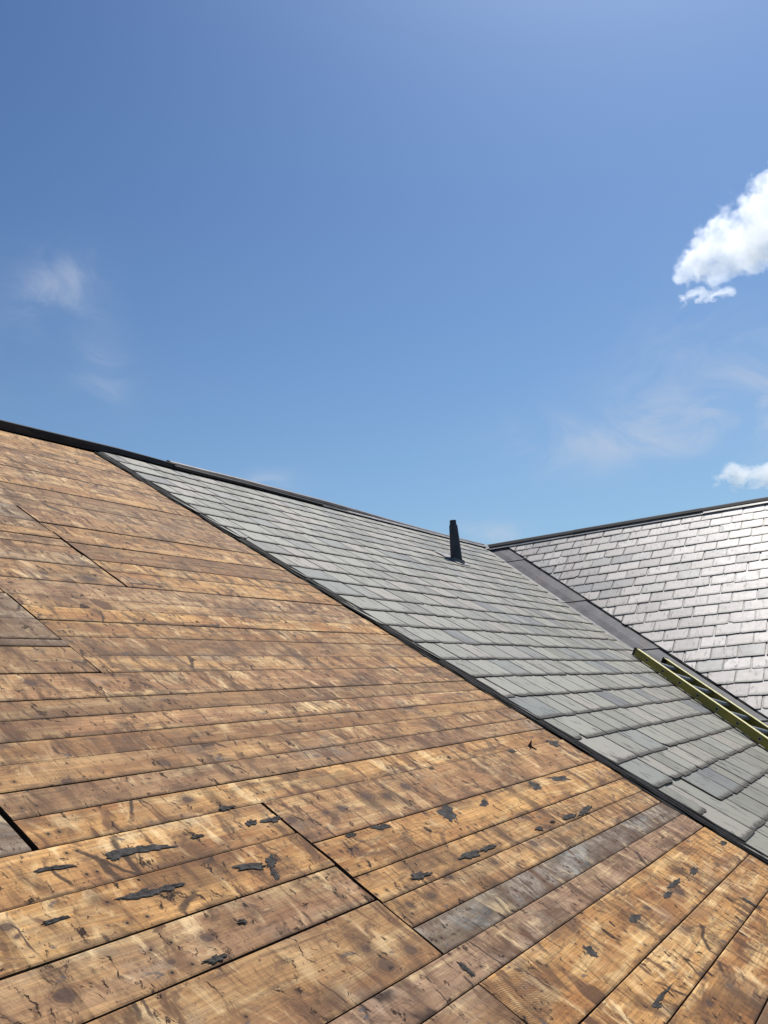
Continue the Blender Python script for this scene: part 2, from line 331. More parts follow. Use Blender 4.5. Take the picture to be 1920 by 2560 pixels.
def slate_material(name, warm):
    m, t = newmat(name)
    uv = t.n('ShaderNodeTexCoord').outputs['UV']
    tone = t.n('ShaderNodeAttribute', attribute_name='tone').outputs['Color']
    s = t.n('ShaderNodeSeparateColor', inp={0: tone})
    r, g, b = s.outputs
    off = t.n('ShaderNodeCombineXYZ', inp={0: t.m('MULTIPLY', r, 57.0), 1: t.m('MULTIPLY', g, 43.0), 2: t.m('MULTIPLY', b, 29.0)}).outputs[0]
    p = t.v('ADD', uv, off)
    k = warm
    c = t.mix(t.ramp(g, 0.0, 1.0), (0.225, 0.219, 0.180) if not k else (0.41, 0.360, 0.330), (0.345, 0.335, 0.278) if not k else (0.58, 0.520, 0.475))
    c = t.mix(t.ramp(r, 0.84, 0.94, 0, 0.6), c, (0.210, 0.228, 0.225))          # blue green ones
    c = t.mix(t.ramp(b, 0.80, 0.88, 0, 0.75), c, (0.375, 0.335, 0.285) if not k else (0.31, 0.265, 0.25))        # buff ones
    c = t.mix(t.ramp(b, 0.10, 0.04, 0, 0.85), c, (0.155, 0.160, 0.165))          # dark ones
    c = t.mix(t.m('MULTIPLY', t.ramp(t.noise(p, 5.0, 5, 0.6), 0.35, 0.7), 0.35), c, (0.33, 0.32, 0.28))
    st = t.noise(t.scale(p, (26, 7, 1), rot=(0, 0, .25)), 1.0, 6, 0.68, 0.5)
    c = t.mix(t.m('MULTIPLY', t.ramp(st, 0.545, 0.64), 0.8), c, (0.060, 0.052, 0.046))
    # moss and soot along the lower edge and in the side joints
    sx = t.n('ShaderNodeSeparateXYZ', inp={0: uv})
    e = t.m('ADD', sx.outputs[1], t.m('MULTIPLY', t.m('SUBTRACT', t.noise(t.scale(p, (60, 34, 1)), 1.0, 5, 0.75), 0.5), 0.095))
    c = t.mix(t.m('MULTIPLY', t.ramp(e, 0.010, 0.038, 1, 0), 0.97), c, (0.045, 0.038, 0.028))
    wd_a = t.n('ShaderNodeAttribute', attribute_name='tone').outputs['Alpha']
    side = t.m('MINIMUM', sx.outputs[0], t.m('SUBTRACT', wd_a, sx.outputs[0]))
    side = t.m('ADD', side, t.m('MULTIPLY', t.m('SUBTRACT', t.noise(t.scale(p, (30, 22, 1), loc=(3, 0, 0)), 1.0, 4, 0.7), 0.5), 0.016))
    c = t.mix(t.m('MULTIPLY', t.ramp(side, 0.0060, 0.0165, 1, 0), 0.95), c, (0.030, 0.025, 0.021))
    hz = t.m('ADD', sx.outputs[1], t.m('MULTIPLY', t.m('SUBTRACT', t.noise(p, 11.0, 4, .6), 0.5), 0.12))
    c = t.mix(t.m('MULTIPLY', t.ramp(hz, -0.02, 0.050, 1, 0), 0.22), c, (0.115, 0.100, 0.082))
    # nail holes of reused slates
    nv = t.n('ShaderNodeTexVoronoi', feature='F1', inp={'Scale': 1.0}); t.nt.links.new(t.scale(p, (7, 7, 0.01)), nv.inputs['Vector'])
    nh = t.m('MULTIPLY', t.ramp(nv.outputs['Distance'], 0.03, 0.055, 1, 0), t.m('GREATER_THAN', t.n('ShaderNodeSeparateColor', inp={0: nv.outputs['Color']}).outputs[1], 0.86))
    c = t.mix(nh, c, (0.05, 0.04, 0.035))
    ln = t.noise(t.scale(p, (10, 14, 1)), 1.0, 7, 0.6, 0.3)
    ro = t.m('MULTIPLY_ADD', t.noise(p, 14.0, 4, .6), 0.16, 0.46 if warm else 0.55)
    finish(t, c, ro, t.m('SUBTRACT', ln, t.m('MULTIPLY', t.ramp(st, .6, .7), .5)), 0.35, 0.0028, spec=0.60 if warm else 0.20)
    return m

def simple(name, c1, c2, scale=(8, 8, 8), rough=0.6, metal=0.0, strength=0.2, spec=0.5, dist=0.003, detail=5):
    m, t = newmat(name)
    oc = t.n('ShaderNodeTexCoord').outputs['Object']
    n = t.noise(t.scale(oc, scale), 1.0, detail, 0.62, 0.4)
    n2 = t.noise(t.scale(oc, tuple(q * 5 for q in scale)), 1.0, 4, 0.6)
    c = t.mix(t.ramp(t.m('MULTIPLY_ADD', n2, 0.35, t.m('MULTIPLY', n, 0.65)), 0.36, 0.64), c1, c2)
    finish(t, c, rough, n2, strength, dist, metal, spec)
    return m
wood = wood_material()
slateA = slate_material('main_slope_slate', False)
slateB = slate_material('wing_slope_slate', True)
m_lath = simple('grey_sheathing', (0.06, 0.05, 0.045), (0.11, 0.095, 0.08), rough=.9)
m_dark = simple('shadowed_roof_void', (0.02, 0.015, 0.012), (0.035, 0.028, 0.022), rough=0.95)
m_edge = simple('dark_board_edge', (0.03, 0.017, 0.010), (0.07, 0.038, 0.020), rough=.9)  # board sides coloured darker than the faces, so gaps read black
m_felt_shade = simple('torn_black_felt_and_shade', (0.005, 0.005, 0.006), (0.016, 0.016, 0.018), (5, 40, 20), 0.8, strength=0.6, spec=0.2)  # black shared by the torn felt and the painted shadow strip
m_tar = simple('dry_roof_tar', (0.036, 0.032, 0.030), (0.105, 0.094, 0.086), (30, 30, 30), 0.9, strength=0.35, dist=0.001, spec=0.12)
m_cap = simple('ridge_sheet_metal', (0.022, 0.020, 0.022), (0.055, 0.047, 0.045), (2, 9, 9), 0.75, 0.0, spec=0.2)
m_capb = simple('ridge_brown_roll', (0.10, 0.075, 0.065), (0.19, 0.155, 0.135), (6, 20, 20), 0.6, 0.2)  # roll browner and paler than the dark face below it
m_capl = simple('ridge_lead_flange', (0.14, 0.135, 0.13), (0.30, 0.285, 0.27), (5, 14, 14), 0.5, 0.3)
m_pipe = simple('vent_pipe_iron', (0.028, 0.029, 0.038), (0.052, 0.053, 0.066), (9, 9, 9), 0.62)
m_ground = simple('grass_ground', (0.045, 0.065, 0.022), (0.085, 0.095, 0.040), (.3, .3, .3), 0.95)
m_wall = simple('brick_wall_face', (0.20, 0.09, 0.06), (0.30, 0.15, 0.10), (3, 3, 9), 0.9)
m_rail = simple('yellow_fibreglass', (0.20, 0.165, 0.016), (0.28, 0.235, 0.030), (3, 3, 14), 0.42, 0.0, 0.1)
m_rail_lip = simple('sunlit_rail_lip', (0.66, 0.60, 0.24), (0.80, 0.75, 0.42), (20, 20, 20), 0.45)  # upper lips only: sunlight put into a paler rail colour
m_alu = simple('rung_aluminium', (0.34, 0.35, 0.37), (0.50, 0.51, 0.53), (20, 20, 60), 0.42, 0.25)
m_black = simple('black_rubber', (0.010, 0.010, 0.012), (0.022, 0.022, 0.025), (20, 20, 20), 0.7)

def lead_material():
    m, t = newmat('valley_lead')
    oc = t.n('ShaderNodeTexCoord', object=deck).outputs['Object']
    n = t.ramp(t.noise(t.scale(oc, (5, 5, 5)), 1.0, 5, .6), .3, .7)
    c = t.mix(n, (0.095, 0.090, 0.096), (0.165, 0.157, 0.160))
    g = t.noise(t.scale(oc, (22, 3, 22), rot=(0, 0, .6)), 1.0, 4, .6)
    c = t.mix(t.ramp(g, .60, .72, 0, .6), c, (0.22, 0.29, 0.26))
    c = t.mix(t.ramp(t.noise(t.scale(oc, (3, 3, 3), loc=(4, 4, 4)), 1.0, 4, .6), .56, .7, 0, .5), c, (0.15, 0.085, 0.07))
    finish(t, c, 0.62, t.noise(oc, 6.0, 4, .6), 0.25, 0.01, 0.0, 0.3)
    return m
m_lead = lead_material()

# ------------------------------------------------------------------ ground, walls, hidden slopes
g = mesh_obj('ground', [(-6000, -6000, 0), (6000, -6000, 0), (6000, 6000, 0), (-6000, 6000, 0)], [(0, 1, 2, 3)], m_ground)
tag(g, kind='structure')
VE = -2.6                                  # eave of the main slope (metres down the slope from the eye's foot)
def PA(x, v, k=0.0): return OA + eX * x + uA * v + nA * k
def PB(w_, t_, k=0.0): return OB + eW * w_ + uB * t_ + nB * k
X0 = -3.4                                  # gable end of the main roof
APEX = 5.54
apx = PA(0, APEX)
ridge_y, ridge_z = apx.y, apx.z - 0.03
eave = PA(0, VE)
# wing: its ridge runs along -Y at the foot of the wing slope's top
tapex = 8.80 * S
wapx = PB(0, tapex)
wx, wz = wapx.x, wapx.z
half = wx - foldx(VE)
y_end = -7.5
walls = []
# main building walls (butting under the eaves)
ez = eave.z - 0.12
yb = ridge_y + (ridge_y - eave.y)
wt = join([box(X0 + 0.25, foldx(VE) - 0.1, eave.y + 0.25, eave.y + 0.5, 0, ez - 0.1), box(X0 + 0.25, X0 + 0.5, eave.y + 0.503, yb - 0.503, 0, ez - 0.1), box(X0 + 0.25, wx + half, yb - 0.5, yb - 0.25, 0, ez - 0.1)])
bld = empty('house_walls', Matrix.Identity(4), 'red brick walls that carry the stripped and the slated roof slopes', 'house')
mesh_obj('wall', *wt, m_wall, bld)
gable = [(X0 + 0.26, eave.y + 0.5, ez - 0.1), (X0 + 0.26, yb - 0.5, ez - 0.1), (X0 + 0.26, ridge_y, ridge_z - 0.25)]
mesh_obj('gable_wall', gable + [(x + .2, y, z) for x, y, z in gable], [(0, 1, 2), (5, 4, 3), (0, 3, 4, 1), (1, 4, 5, 2), (2, 5, 3, 0)], m_wall, bld)
ex = foldx(VE)
wt2 = join([box(ex + 0.25, ex + 0.5, y_end + 0.3, eave.y + 0.24, 0, ez - 0.1), box(2 * wx - ex - 0.5, 2 * wx - ex - 0.25, y_end + 0.3, yb - 0.503, 0, ez - 0.1), box(ex + 0.503, 2 * wx - ex - 0.503, y_end + 0.3, y_end + 0.55, 0, ez - 0.1)])
mesh_obj('wall', *wt2, m_wall, bld)
wg = [(ex + 0.5, y_end + 0.31, ez - 0.1), (2 * wx - ex - 0.5, y_end + 0.31, ez - 0.1), (wx, y_end + 0.31, wz - 0.25)]
mesh_obj('gable_wall', wg + [(x, y + .2, z) for x, y, z in wg], [(2, 1, 0), (3, 4, 5), (0, 1, 4, 3), (1, 2, 5, 4), (2, 0, 3, 5)], m_wall, bld)
# rear slopes, never seen from the photograph's side
rs = [(X0, ridge_y, ridge_z - 0.02), (wx + half, ridge_y, ridge_z - 0.02), (wx + half, yb, eave.z - 0.02), (X0, yb, eave.z - 0.02)]
mesh_obj('rear_slope', rs + [(x, y, z - .08) for x, y, z in rs], [(0, 1, 2, 3), (7, 6, 5, 4), (0, 4, 5, 1), (1, 5, 6, 2), (2, 6, 7, 3), (3, 7, 4, 0)], slateA, bld, uv=[(0, .5)] * 8, tone=(.5, .5, .5, 1.0))
rs = [(wx, y_end, wz - 0.05), (2 * wx - ex, y_end, eave.z - 0.05), (2 * wx - ex, ridge_y, eave.z - 0.05), (wx, ridge_y - .01, wz - 0.05)]
mesh_obj('rear_slope', rs + [(x, y, z - .08) for x, y, z in rs], [(0, 1, 2, 3), (7, 6, 5, 4), (0, 4, 5, 1), (1, 5, 6, 2), (2, 6, 7, 3), (3, 7, 4, 0)], slateB, bld, uv=[(0, .5)] * 8, tone=(.5, .5, .5, 1.0))

# ------------------------------------------------------------------ board deck
EDGE = 3.865 * S + 0.02                    # boards run a little under the slates
# substrate below boards and slates: rafters' dark void
sub = [(X0, VE), (foldx(VE), VE), (foldx(APEX), APEX), (X0, APEX)]
mesh_obj('underlay', *prism(sub, -0.075, -0.045), m_dark, deck)

def board(v0, v1, x0, x1, tone=None, gap=0.0038, lift=None):
    """one sheathing board between two joint lines, edges a touch wavy"""
    L = x1 - x0; n = max(3, int(L / 0.16)); W = v1 - v0
    gl, gu = gap * R.uniform(.25, .5), 0.0012 * R.uniform(.4, 1.3)
    a = R.uniform(-.0015, .0015); ph = R.uniform(0, 99)
    z = R.uniform(-0.0028, 0.0022) if lift is None else lift
    cup = R.uniform(-0.0012, 0.002)
    V = []; F = []
    ys = (0, .012, .5, .988, 1)
    e0 = R.uniform(.001, .0035); e1 = R.uniform(.001, .0035)
    for i in range(n + 1):
        x = e0 + (L - e0 - e1) * i / n
        lo = gl + a * i / n + 0.0016 * noise.noise((x * 2.3 + ph, 1, 3)) + 0.0008 * noise.noise((x * 11 + ph, 4, 3))
        hi = W - gu + 0.0013 * noise.noise((x * 2.7 + ph, 7, 9)) + 0.0008 * noise.noise((x * 12 + ph, 14, 3))
        zz = z + 0.0015 * noise.noise((x * 1.4, ph, 2))
        tw = (i / n - .5) * R.uniform(0, .0006)
        V += [(x, lo, -0.024), (x, lo, zz - .0015), (x, lo + .004, zz), (x, (lo + hi) / 2, zz + cup), (x, hi - .004, zz + tw), (x, hi, zz - .0015), (x, hi, -0.024)]
    m = 7
    for i in range(n):
        for k in range(m - 1):
            F.append((i * m + k, (i + 1) * m + k, (i + 1) * m + k + 1, i * m + k + 1))
        F.append((i * m + 6, (i + 1) * m + 6, (i + 1) * m, i * m))
    F.append(tuple(range(m))[::-1] if False else tuple(range(m))); F.append(tuple(n * m + k for k in range(m - 1, -1, -1)))
    # face order: flip so normals point outwards
    F = [tuple(reversed(f)) for f in F]
    o = mesh_obj('board', V, F, wood, deck, loc=(x0, v0, 0))
    o.data.materials.append(m_edge)
    for pg in o.data.polygons:
        if abs(pg.normal.z) < .5: pg.material_index = 1
    g_, p_, d_ = tone or (max(0, R.gauss(0.02, .12)), R.random() ** 2 * .6, 0.6 if R.random() < .2 else R.random() * .25)
    o.color = (g_, p_, d_, 1)
    return o
U = S
JX = [2.405 * U, 1.792 * U, 1.150 * U, 1.802 * U, 1.797 * U]
G = lambda g_, p_=0.1, d_=0.1: (g_, p_, d_)
rows_full = [(4.70, 4.55), (4.55, 4.39), (4.39, 4.27), (4.27, 4.18), (4.18, 4.016), (4.016, 3.905), (3.905, 3.806), (3.806, 3.70), (3.70, 3.593), (3.593, 3.488), (3.488, 3.385), (3.385, 3.259)]
def far_left(v0, v1, xr):
    """the rest of a row, out of the frame on the left"""
    x = xr
    while x > X0 + .05:
        n = max(X0, x - R.choice((2.2, 2.9, 3.6)))
        if n < X0 + .5: n = X0
        board(v0, v1, n, x); x = n
for b_, a_ in rows_full:
    s_ = X0 + R.uniform(.8, 3.2)
    board(a_ * U, b_ * U, s_, EDGE); far_left(a_ * U, b_ * U, s_)
# either side of the long joint high on the left
for (b_, a_), t_ in zip(((3.259, 3.081), (3.081, 2.977), (2.977, 2.902), (2.902, 2.821), (2.821, 2.742), (2.742, 2.619), (2.619, 2.454)), (G(.6, 0, .3), G(.32), G(.1), G(.3), G(.05, .3), G(.42), G(.12))):
    board(a_ * U, b_ * U, X0 + 1.3, JX[0] - .006, t_); far_left(a_ * U, b_ * U, X0 + 1.3)
for b_, a_ in ((3.259, 3.081), (3.081, 2.977), (2.977, 2.875), (2.875, 2.783), (2.783, 2.701), (2.701, 2.599), (2.599, 2.454)):
    board(a_ * U, b_ * U, JX[0] + .004, EDGE, gap=.007)
for (b_, a_), t_, gp in zip(((2.454, 2.314), (2.314, 2.130), (2.130, 1.992), (1.992, 1.949), (1.949, 1.792)), (G(.15), G(.62, .3), G(.6, 0, .45), G(.7, 0, .3), G(.22, 0, .35)), (.006, .006, .022, .005, .026)):
    board(a_ * U, b_ * U, X0, JX[1] - .003, t_, gp)
for (b_, a_), t_ in zip(((2.454, 2.314), (2.314, 2.230), (2.230, 2.130), (2.130, 2.022), (2.022, 1.897), (1.897, 1.792)), (G(.15, .5), None, G(0, 0, 0), None, G(.15, 0, .35), None)):
    board(a_ * U, b_ * U, JX[1] + .002, EDGE, t_)
for (b_, a_), t_, gp in zip(((1.792, 1.659), (1.659, 1.575), (1.575, 1.487), (1.487, 1.401), (1.401, 1.310)), (G(.05, .5, 0), G(.12, 0, .55), G(0, .6, 0), G(.12, 0, .3), G(.1, .2, .1)), (.007, .005, .006, .008, .007)):
    s_ = X0 + R.uniform(.5, 3.0)
    board(a_ * U, b_ * U, s_, EDGE, t_, gp); far_left(a_ * U, b_ * U, s_)
board(1.131 * U, 1.310 * U, -1.0, JX[2] - .008, G(.72, 0, .1), .012); far_left(1.131 * U, 1.310 * U, -1.0)
board(1.224 * U, 1.310 * U, JX[2] + .006, EDGE, G(.1, .5, .25), .009)
board(1.131 * U, 1.224 * U, JX[2] + .006, EDGE, G(.05, .0, 0), .006)
for (b_, a_), t_, gp in zip(((1.131, 1.002), (1.002, .873), (.873, .745), (.745, .556)), (G(0, .1, 0), G(0, 0, .05), G(.22, .3, .05), G(.1, .1, .35)), (.008, .005, .016, .006)):
    board(a_ * U, b_ * U, X0 + 2.0, JX[3] - .004, t_, gp); far_left(a_ * U, b_ * U, X0 + 2.0)
for (b_, a_), t_ in zip(((1.131, .956), (.956, .823), (.823, .732), (.732, .644), (.644, .556)), (G(.0, .45, .1), G(.0, 0, 0), G(.05, 0, .1), G(.16, 0, .1), G(.82, 0, .0))):
    board(a_ * U, b_ * U, JX[3] + .004, EDGE, t_, .006)
board(.463 * U, .556 * U, X0 + 1.1, EDGE, G(.2, 1.0, 0), .008); far_left(.463 * U, .556 * U, X0 + 1.1)
board(.335 * U, .463 * U, -1.6, JX[4] - .002, G(.35, .2, .15), .014); far_left(.335 * U, .463 * U, -1.6)
board(.276 * U, .335 * U, -1.6, JX[4] - .002, G(.1)); far_left(.276 * U, .335 * U, -1.6)
board(.276 * U, .463 * U, JX[4] + .002, EDGE, G(0, 0, 0), .007)
board(.150 * U, .276 * U, -.9, EDGE, G(0, 0, .05), .006); far_left(.150 * U, .276 * U, -.9)
board(.000 * U, .150 * U, .3, EDGE, G(0, 0, 0), .006); far_left(0, .150 * U, .3)
v = 0.0
while v > VE + .05:
    h_ = min(v - VE, R.uniform(.12, .2)); s_ = R.choice((-.8, .7, 1.6))
    board(v - h_, v, s_, EDGE, None, .006); far_left(v - h_, v, s_)
    v -= h_

# stuck remains of roofing tar, each a crust of its own
for i, (x, y, ax, ay, bx, by) in enumerate(TAR):
    if i in (8, 12, 14, 18, 30, 33, 34, 38, 41, 45, 48, 51): continue
    n = 34; ph = i * 7.3; ring = []
    for k in range(n):
        t_ = 2 * PI * k / n
        q = 0.98 + .62 * noise.noise((math.cos(t_) * 1.7 + ph, math.sin(t_) * 1.7, 1)) + .50 * noise.noise((math.cos(t_) * 4.5 + ph, math.sin(t_) * 4.5, 5)) + R.uniform(-.05, .05)
        q = max(.22, q) * 1.05
        c_, s_ = math.cos(t_) * q, math.sin(t_) * q
        ring.append((ax * c_ + bx * s_, ay * c_ + by * s_))
    V = [(p[0], p[1], 0.0) for p in ring] + [(p[0] * .86, p[1] * .86, .0013 + R.uniform(0, .0006)) for p in ring] + [(p[0] * .4, p[1] * .4, .0016 + R.uniform(-.0003, .0008)) for p in ring] + [(0, 0, .002)]
    F = []
    for k in range(n):
        j = (k + 1) % n
        F += [(k, j, n + j, n + k), (n + k, n + j, 2 * n + j, 2 * n + k), (2 * n + k, 2 * n + j, 3 * n)]
    mesh_obj('tar_patch', V, F, m_tar, deck, loc=(x, y, .0012))

# ------------------------------------------------------------------ slates
def slate_shape(w, expo, length, chip=None):
    """outline of one slate: x across, y up from its lower edge"""
    pts = []
    n = 6
    c0 = R.uniform(.0, .010) if R.random() < .6 else R.uniform(.01, .022); c1 = R.uniform(.0, .010)
    pts.append((0, length)); pts.append((R.uniform(-.001, .001), expo)); pts.append((0, c0))
    for k in range(1, n):
        pts.append((w * k / n, R.uniform(-.003, .0035)))
    pts.append((w, c1)); pts.append((w + R.uniform(-.001, .001), expo)); pts.append((w, length))
    pts[3] = (c0 * .8 + .004, pts[3][1]); 
    if chip == 'left':
        d = R.uniform(.03, .07); h_ = R.uniform(.02, .05)
        pts = pts[:2] + [(0, h_), (d * .45, h_ * .8 + R.uniform(-.006, .006)), (d * .8, h_ * .35), (d, 0)] + [p for p in pts[4:] if p[0] > d + .005]
    if chip == 'right':
        d = R.uniform(.03, .07); h_ = R.uniform(.02, .05)
        pts = [p for p in pts[:-3] if p[0] < w - d - .005 or p[1] > expo * .8] + [(w - d, 0), (w - d * .7, h_ * .4), (w - d * .3, h_ * .75), (w, h_)] + pts[-2:]
    return pts

def in_view(p):
    d = p - EYE; z = d.dot(FW)
    if z < .2: return 0
    x = d.dot(RT) / z * 2243.57; y = d.dot(UP) / z * 2243.57
    return 1 if abs(x) < 1010 and abs(y) < 1330 else 0

def lay(M, mat, items, parent, limit):
    """items: (x, y, w, expo, rot, poly, lift). The largest in view become single slates, the rest one mass."""
    def score(it):
        p = M @ Vector((it[0] + it[2] / 2, it[1] + it[3] / 2, 0)); d = (p - EYE)
        n_ = M.to_3x3() @ Vector((0, 0, 1))
        return in_view(p) * it[2] * it[3] * abs(d.normalized().dot(n_)) / d.length_squared
    items = sorted(items, key=lambda it: -score(it))
    rest = []
    for i, it in enumerate(items):
        x, y, w_, e, rot, poly, lift = it
        t_ = R.uniform(.005, .0072)
        slope = .0145 / (2.2 * e)
        top = lambda px, py: max(.004, .0205 - slope * py) + lift
        bot = lambda px, py: max(-.003, .0205 - slope * py - t_) + lift
        V, F = prism(poly, bot, top)
        tone = (R.random(), R.random(), R.random(), w_)
        ca, sa = math.cos(rot), math.sin(rot)
        if i < limit and score(it) > 0:
            o = mesh_obj('slate', V, F, mat, parent, uv=[(p[0], p[1]) for p in V], tone=tone, loc=(x, y, 0))
            o.rotation_euler = (0, 0, rot)
        else:
            rest.append(([(x + p[0] * ca - p[1] * sa, y + p[0] * sa + p[1] * ca, p[2]) for p in V], F, [(p[0], p[1]) for p in V], tone))
    if rest:
        V, F, UV, T = [], [], [], []
        for v_, f_, u_, t_ in rest:
            n = len(V); V += v_; F += [tuple(k + n for k in q) for q in f_]; UV += u_; T += [t_] * len(v_)
        o = mesh_obj('slate_courses', V, F, mat, parent, uv=UV, tone=T); o['kind'] = 'stuff'
    return len(items) - len(rest)

# main slope: every course by its height at the cut edge and at the valley
main_slates = empty('slate_slope', MA, 'grey green slate slope with the dark vent pipe, between bare boards and valley', 'slate roof')
CE = [4.55, 4.375, 4.193, 4.011, 3.837, 3.667, 3.475, 3.298, 3.118, 2.935, 2.767, 2.568, 2.396, 2.211, 2.026, 1.846, 1.663, 1.469, 1.277, 1.088, .894, .705, .505, .319]
CV = [4.45, 4.27, 4.086, 3.909, 3.732, 3.564, 3.412, 3.226, 3.045, 2.873, 2.695, 2.509, 2.336, 2.18, 1.995, 1.812, 1.624, 1.431, 1.249, 1.064, .883, .695, .500, .31]
while CE[-1] > VE / S + .3: CE.append(CE[-1] - .188); CV.append(CV[-1] - .189)
CAPB = [(3.2, 4.70), (4.2, 4.755), (4.62, 4.71), (5.4, 4.725), (6.2, 4.695), (7.1, 4.66), (8.7, 4.61), (9.9, 4.60)]
items = []
prev = []
for r_, (ce, cv) in enumerate(zip(CE, CV)):
    e = 0.186 * S
    start = (3.90 + R.uniform(-.02, .055)) * S
    if 22 <= r_ <= 23: start = 3.95 * S
    x = start; joints = []
    xv = foldx(cv * S) - .17 * S
    first = True
    while x < xv + .1:
        if first: w_ = R.choice((.13, .24, .34, .30)) * S
        else:
            w_ = R.choice((.17, .20, .22, .235, .25, .27, .29)) * S
            for k in range(6):
                if all(abs(x + w_ - j) > .045 for j in prev): break
                w_ = R.uniform(.16, .29) * S
        first = False
        joints.append(x + w_)
        f_ = (x - 3.9 * S) / (xv - 3.9 * S)
        y = (ce + (cv - ce) * f_) * S + R.uniform(-.006, .006)
        chip = R.choice(('left', 'right')) if R.random() < .09 else None
        poly = slate_shape(w_ - R.uniform(.005, .009), e, e * 2.25, chip)
        rot = R.gauss(0, .008)
        # cut to the valley line and to the ridge capping
        m_ = (foldx(1.0) - foldx(0.0)); lim = foldx(0) - .155 * S
        poly = clip(poly, 1.0, -m_, lim + m_ * y - x)
        poly = clip(poly, 0.0, 1.0, (pw(x / S, CAPB) + .035) * S - y)
        missing = (r_ == 22 and x < 4.35 * S and x > 3.99 * S)
        if len(poly) > 2 and not missing:
            items.append((x, y, w_, e, rot, poly, R.uniform(-.0008, .0012)))
        x += w_
    prev = joints
nA_ = lay(MA, slateA, items, main_slates, 299)

# wing slope: courses of equal wide slates in half bond
wing = empty('slate_slope', MB, 'pale slate slope of the cross wing right of the valley, wide slates laid like brickwork', 'slate roof')
def wlim(t_):                              # where the wing slates stop at the valley
    return (-4.085 * S) + (8.781 * S - t_) * .882
items = []
t_ = 8.664 * S; r_ = 0; e = .1655 * S
WT = 5.2
while t_ > 3.2 * S:
    ts = t_ + R.uniform(-.003, .003)
    wl_ = wlim(t_ + e * 2.2) - .3
    k0 = math.floor((wl_ - (-1.478 * S)) / (.209 * S))
    k = k0
    phase = -1.478 * S + (0.5 if r_ % 2 else 0) * .209 * S
    while phase + k * .209 * S < WT:
        x = phase + k * .209 * S + R.uniform(-.006, .006)
        w_ = .209 * S
        chip = R.choice(('left', 'right')) if R.random() < .035 else None
        poly = slate_shape(w_ - R.uniform(.004, .009), e, e * 2.25, chip)
        # valley line: keep x >= wlim(y): -(x) - .882*y <= ...
        poly = clip(poly, -1.0, -.882, -(wlim(0) - x - .882 * ts) - 0.0)
        poly = clip(poly, 0.0, 1.0, 8.86 * S - ts)
        low = ts < 6.1 * S
        if len(poly) > 2 and not (R.random() < (.02 if low else .003)):
            items.append((x, ts + (R.uniform(-.02, .004) if R.random() < (.15 if low else .03) else 0), w_, e, R.gauss(0, .022 if low else .006), poly, R.uniform(-.0008, .003)))
        k += 1
    t_ -= e; r_ += 1
nB_ = lay(MB, slateB, items, wing, 299)
# boarding below the wing slates
def wfold(t):                              # w of the fold at wing height t (metres)
    # invert: point on the fold for main height v
    v0_, v1_ = 0.0, 1.0
    def wt(v): 
        p = PA(foldx(v), v) - OB
        return p.dot(eW), p.dot(uB)
    (wa, ta), (wb, tb) = wt(v0_), wt(v1_)
    return wa + (t - ta) * (wb - wa) / (tb - ta)
tE = 3.1 * S
mesh_obj('underlay', *prism([(wfold(8.84 * S), 8.84 * S), (wfold(tE), tE), (WT, tE), (WT, 8.84 * S)], -.06, -.006), m_lath, wing)

# ------------------------------------------------------------------ valley flashing, three lengths in view
valley = empty('valley_flashing', MA, 'dark lead valley gutter running down between the two slate slopes', 'flashing')
cuts = [4.66, 4.19, 3.05, 2.04, .95, -.15, -1.2, -2.15]
toB = MA.inverted() @ MB
for i, (c1, c0) in enumerate(zip(cuts, cuts[1:])):
    top_, bo_ = c1 * S, c0 * S - .03
    lift = .0015 + (i % 2) * 0.0
    V = []
    rowsN = 7
    for k in range(rowsN + 1):
        f_ = k / rowsN
        v_ = bo_ + (top_ - bo_) * f_
        z = .003 + .007 * (1 - f_) + .0012 * noise.noise((v_ * 3, i, 0))
        fx = foldx(v_)
        pb = PA(fx, v_) - OB; wf, tf = pb.dot(eW), pb.dot(uB)
        aL = Vector((fx - .36, v_, z - .002)); fo = Vector((fx, v_, z + .001))
        bo = toB @ Vector((wf + .36, tf, z - .002))
        mid = toB @ Vector((wf + .12, tf, z + .002)); mA = Vector((fx - .10, v_, z + .001))
        V += [aL, mA, fo, mid, bo]
    n = 5; F = []
    for k in range(rowsN):
        for j in range(n - 1):
            F.append((k * n + j, k * n + j + 1, (k + 1) * n + j + 1, (k + 1) * n + j))
    o = mesh_obj('valley_sheet', V, F, m_lead, valley)
    o.data.materials.append(m_capl)
    for q_, pg in enumerate(o.data.polygons):
        if q_ % 4 < 2: pg.material_index = 1
    md = o.modifiers.new('thickness', 'SOLIDIFY'); md.thickness = .003; md.offset = -1

V = []; F = []  # strip coloured dark to stand for the shadow along the wing slates' edge
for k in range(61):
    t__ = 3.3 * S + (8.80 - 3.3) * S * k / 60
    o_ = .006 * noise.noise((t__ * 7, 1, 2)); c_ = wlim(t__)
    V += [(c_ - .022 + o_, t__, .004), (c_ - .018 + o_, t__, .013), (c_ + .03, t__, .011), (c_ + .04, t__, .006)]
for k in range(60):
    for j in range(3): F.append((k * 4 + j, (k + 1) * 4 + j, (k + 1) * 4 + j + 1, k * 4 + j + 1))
mesh_obj('edge_shade_strip', V, F, m_felt_shade, wing)

